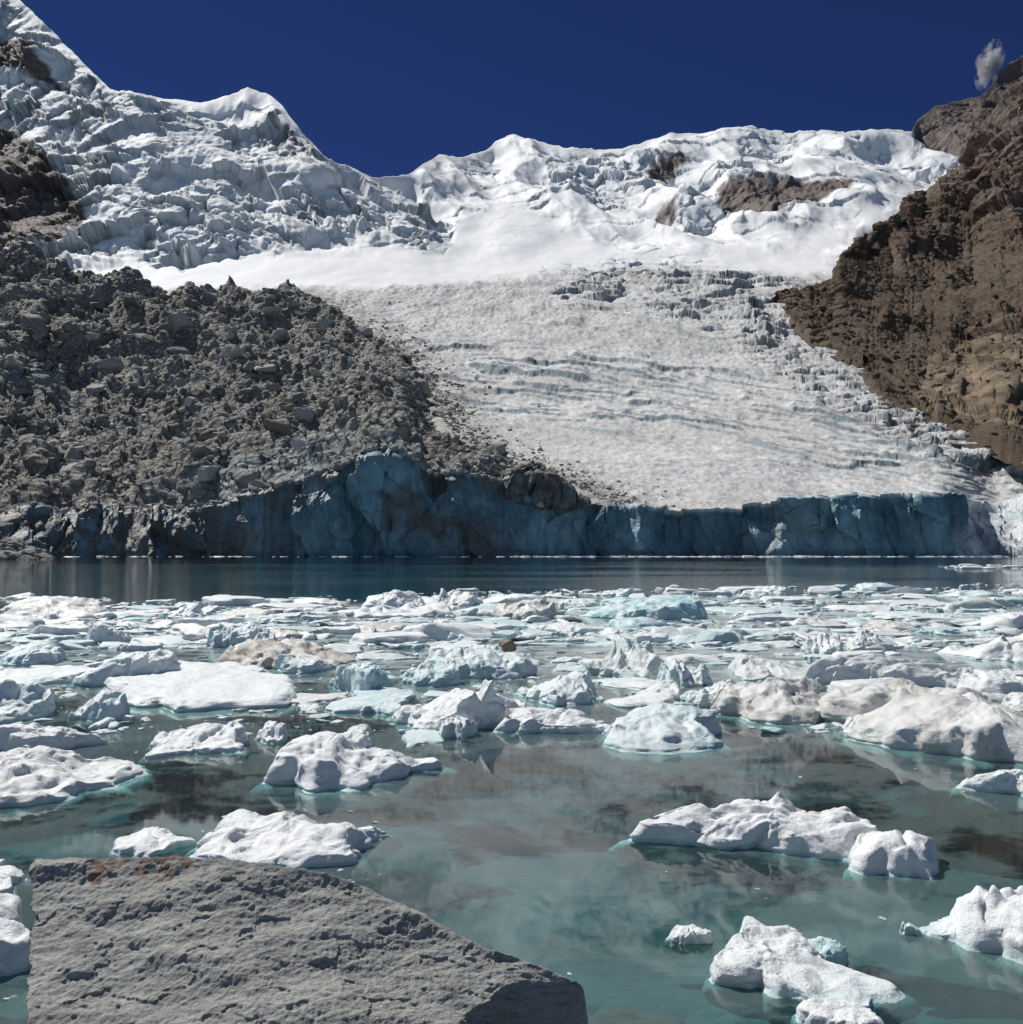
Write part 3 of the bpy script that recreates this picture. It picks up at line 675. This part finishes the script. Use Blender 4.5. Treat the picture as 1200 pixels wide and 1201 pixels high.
post=[(X[-1]*1.003,Y[-1]+.012,Z[-1]-.004),(X[-1]*1.005,Y[-1]+.035,Z[-1]-.03),stackrow(.25,.5,1.02,-1),stackrow(.4,-.8,1.05,-1)]
XX=np.vstack([p_[0][None] for p_ in pre]+[X]+[p_[0][None] for p_ in post])
YY=np.vstack([p_[1][None] for p_ in pre]+[Y]+[p_[1][None] for p_ in post])
ZZ=np.vstack([p_[2][None] for p_ in pre]+[Z]+[p_[2][None] for p_ in post])
def ext(M,val,left):
    c=(M[:,:1] if left else M[:,-1:])+val
    return np.hstack([c,M]) if left else np.hstack([M,c])
for (dx,dy,dz) in ((.008,.012,-.01),(.02,.15,-.06),(.0,.5,-.35)):
    XX=ext(XX,-dx,True);YY=ext(YY,dy,True);ZZ=ext(ZZ,dz,True)
    XX=ext(XX,dx,False);YY=ext(YY,dy,False);ZZ=ext(ZZ,dz*2,False)
rust=polymask(XP+12*fbm(XP/20,YP/14,3,170),YP+8*fbm(XP/20,YP/14,3,171),[(100,990),(245,990),(230,1022),(190,1034),(150,1026),(105,1040)],9)*ss(-.3,.1,fbm(XP/12,YP/20,3,172))*.8
rust=np.pad(rust,((2,4),(3,3)),mode='edge')
grid_obj('foreground_boulder',XX,YY,ZZ,M_bld,{'rust':rust})

# ---------- cloud ----------
v,f=ICO[3]
cx,cy,cz=P(1160,76,2600.)
t=NT('cloud_vapour'); tc=t.n('ShaderNodeTexCoord').outputs['Object']
ln=t.n('ShaderNodeVectorMath',operation='LENGTH'); t.l(tc,ln.inputs[0])
nz=t.noise(tc,2.2,5,.65,.6)
dens=t.math('MULTIPLY',t.rng(t.math('ADD',nz,t.math('MULTIPLY',ln.outputs['Value'],-.38)),.20,.42),.09)
pv=t.n('ShaderNodeVolumePrincipled'); t.l(dens,pv.inputs['Density']); pv.inputs['Color'].default_value=(1,1,1,1)
t.l(pv.outputs[0],t.out.inputs['Volume'])
cl=mesh_obj('cloud',v,f,t.m); cl.location=(cx,cy,cz); cl.scale=(38,40,74); cl.rotation_euler=(0,.3,0)

# ---------- light ----------
AZ=math.radians(-46); EL=math.radians(52)
sv=Vector((math.sin(AZ)*math.cos(EL),math.cos(AZ)*math.cos(EL),math.sin(EL)))
sd=bpy.data.lights.new('sun','SUN'); sd.energy=5.0; sd.angle=math.radians(.5); sd.color=(1,.97,.92)
so=bpy.data.objects.new('sun',sd); so.rotation_euler=sv.to_track_quat('Z','Y').to_euler(); bpy.context.scene.collection.objects.link(so)
w=bpy.data.worlds.new('World'); bpy.context.scene.world=w; w.use_nodes=True
nt=w.node_tree; bg=nt.nodes['Background']; st_=nt.nodes.new('ShaderNodeTexSky'); st_.sky_type='NISHITA'
st_.sun_disc=False; st_.sun_elevation=EL; st_.sun_rotation=AZ; st_.altitude=4800; st_.air_density=.8; st_.dust_density=.1; st_.ozone_density=3.5
# high-altitude sky: deep blue ahead, brightened behind the viewer as added fill light
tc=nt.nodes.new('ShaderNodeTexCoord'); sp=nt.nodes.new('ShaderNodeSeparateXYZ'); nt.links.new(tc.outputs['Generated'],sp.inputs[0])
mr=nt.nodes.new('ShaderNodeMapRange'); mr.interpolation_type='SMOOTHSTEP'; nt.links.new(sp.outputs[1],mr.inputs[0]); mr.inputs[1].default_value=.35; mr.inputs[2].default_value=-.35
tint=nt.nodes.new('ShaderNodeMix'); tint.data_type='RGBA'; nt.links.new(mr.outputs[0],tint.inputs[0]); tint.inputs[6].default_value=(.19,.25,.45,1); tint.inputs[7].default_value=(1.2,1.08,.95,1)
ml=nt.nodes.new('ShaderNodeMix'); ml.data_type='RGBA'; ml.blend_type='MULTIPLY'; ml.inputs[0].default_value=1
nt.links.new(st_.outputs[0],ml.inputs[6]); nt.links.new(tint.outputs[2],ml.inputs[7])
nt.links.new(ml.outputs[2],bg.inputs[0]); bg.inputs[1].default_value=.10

cam=bpy.data.cameras.new('camera'); co=bpy.data.objects.new('camera',cam); bpy.context.scene.collection.objects.link(co)
cam.sensor_width=36; cam.lens=36*F/1200; cam.clip_end=20000; cam.clip_start=.05
co.location=(0,0,H); co.rotation_euler=(math.pi/2+PIT,0,0)
sc=bpy.context.scene; sc.camera=co
sc.view_settings.view_transform='Standard'; sc.view_settings.look='None'; sc.view_settings.exposure=0
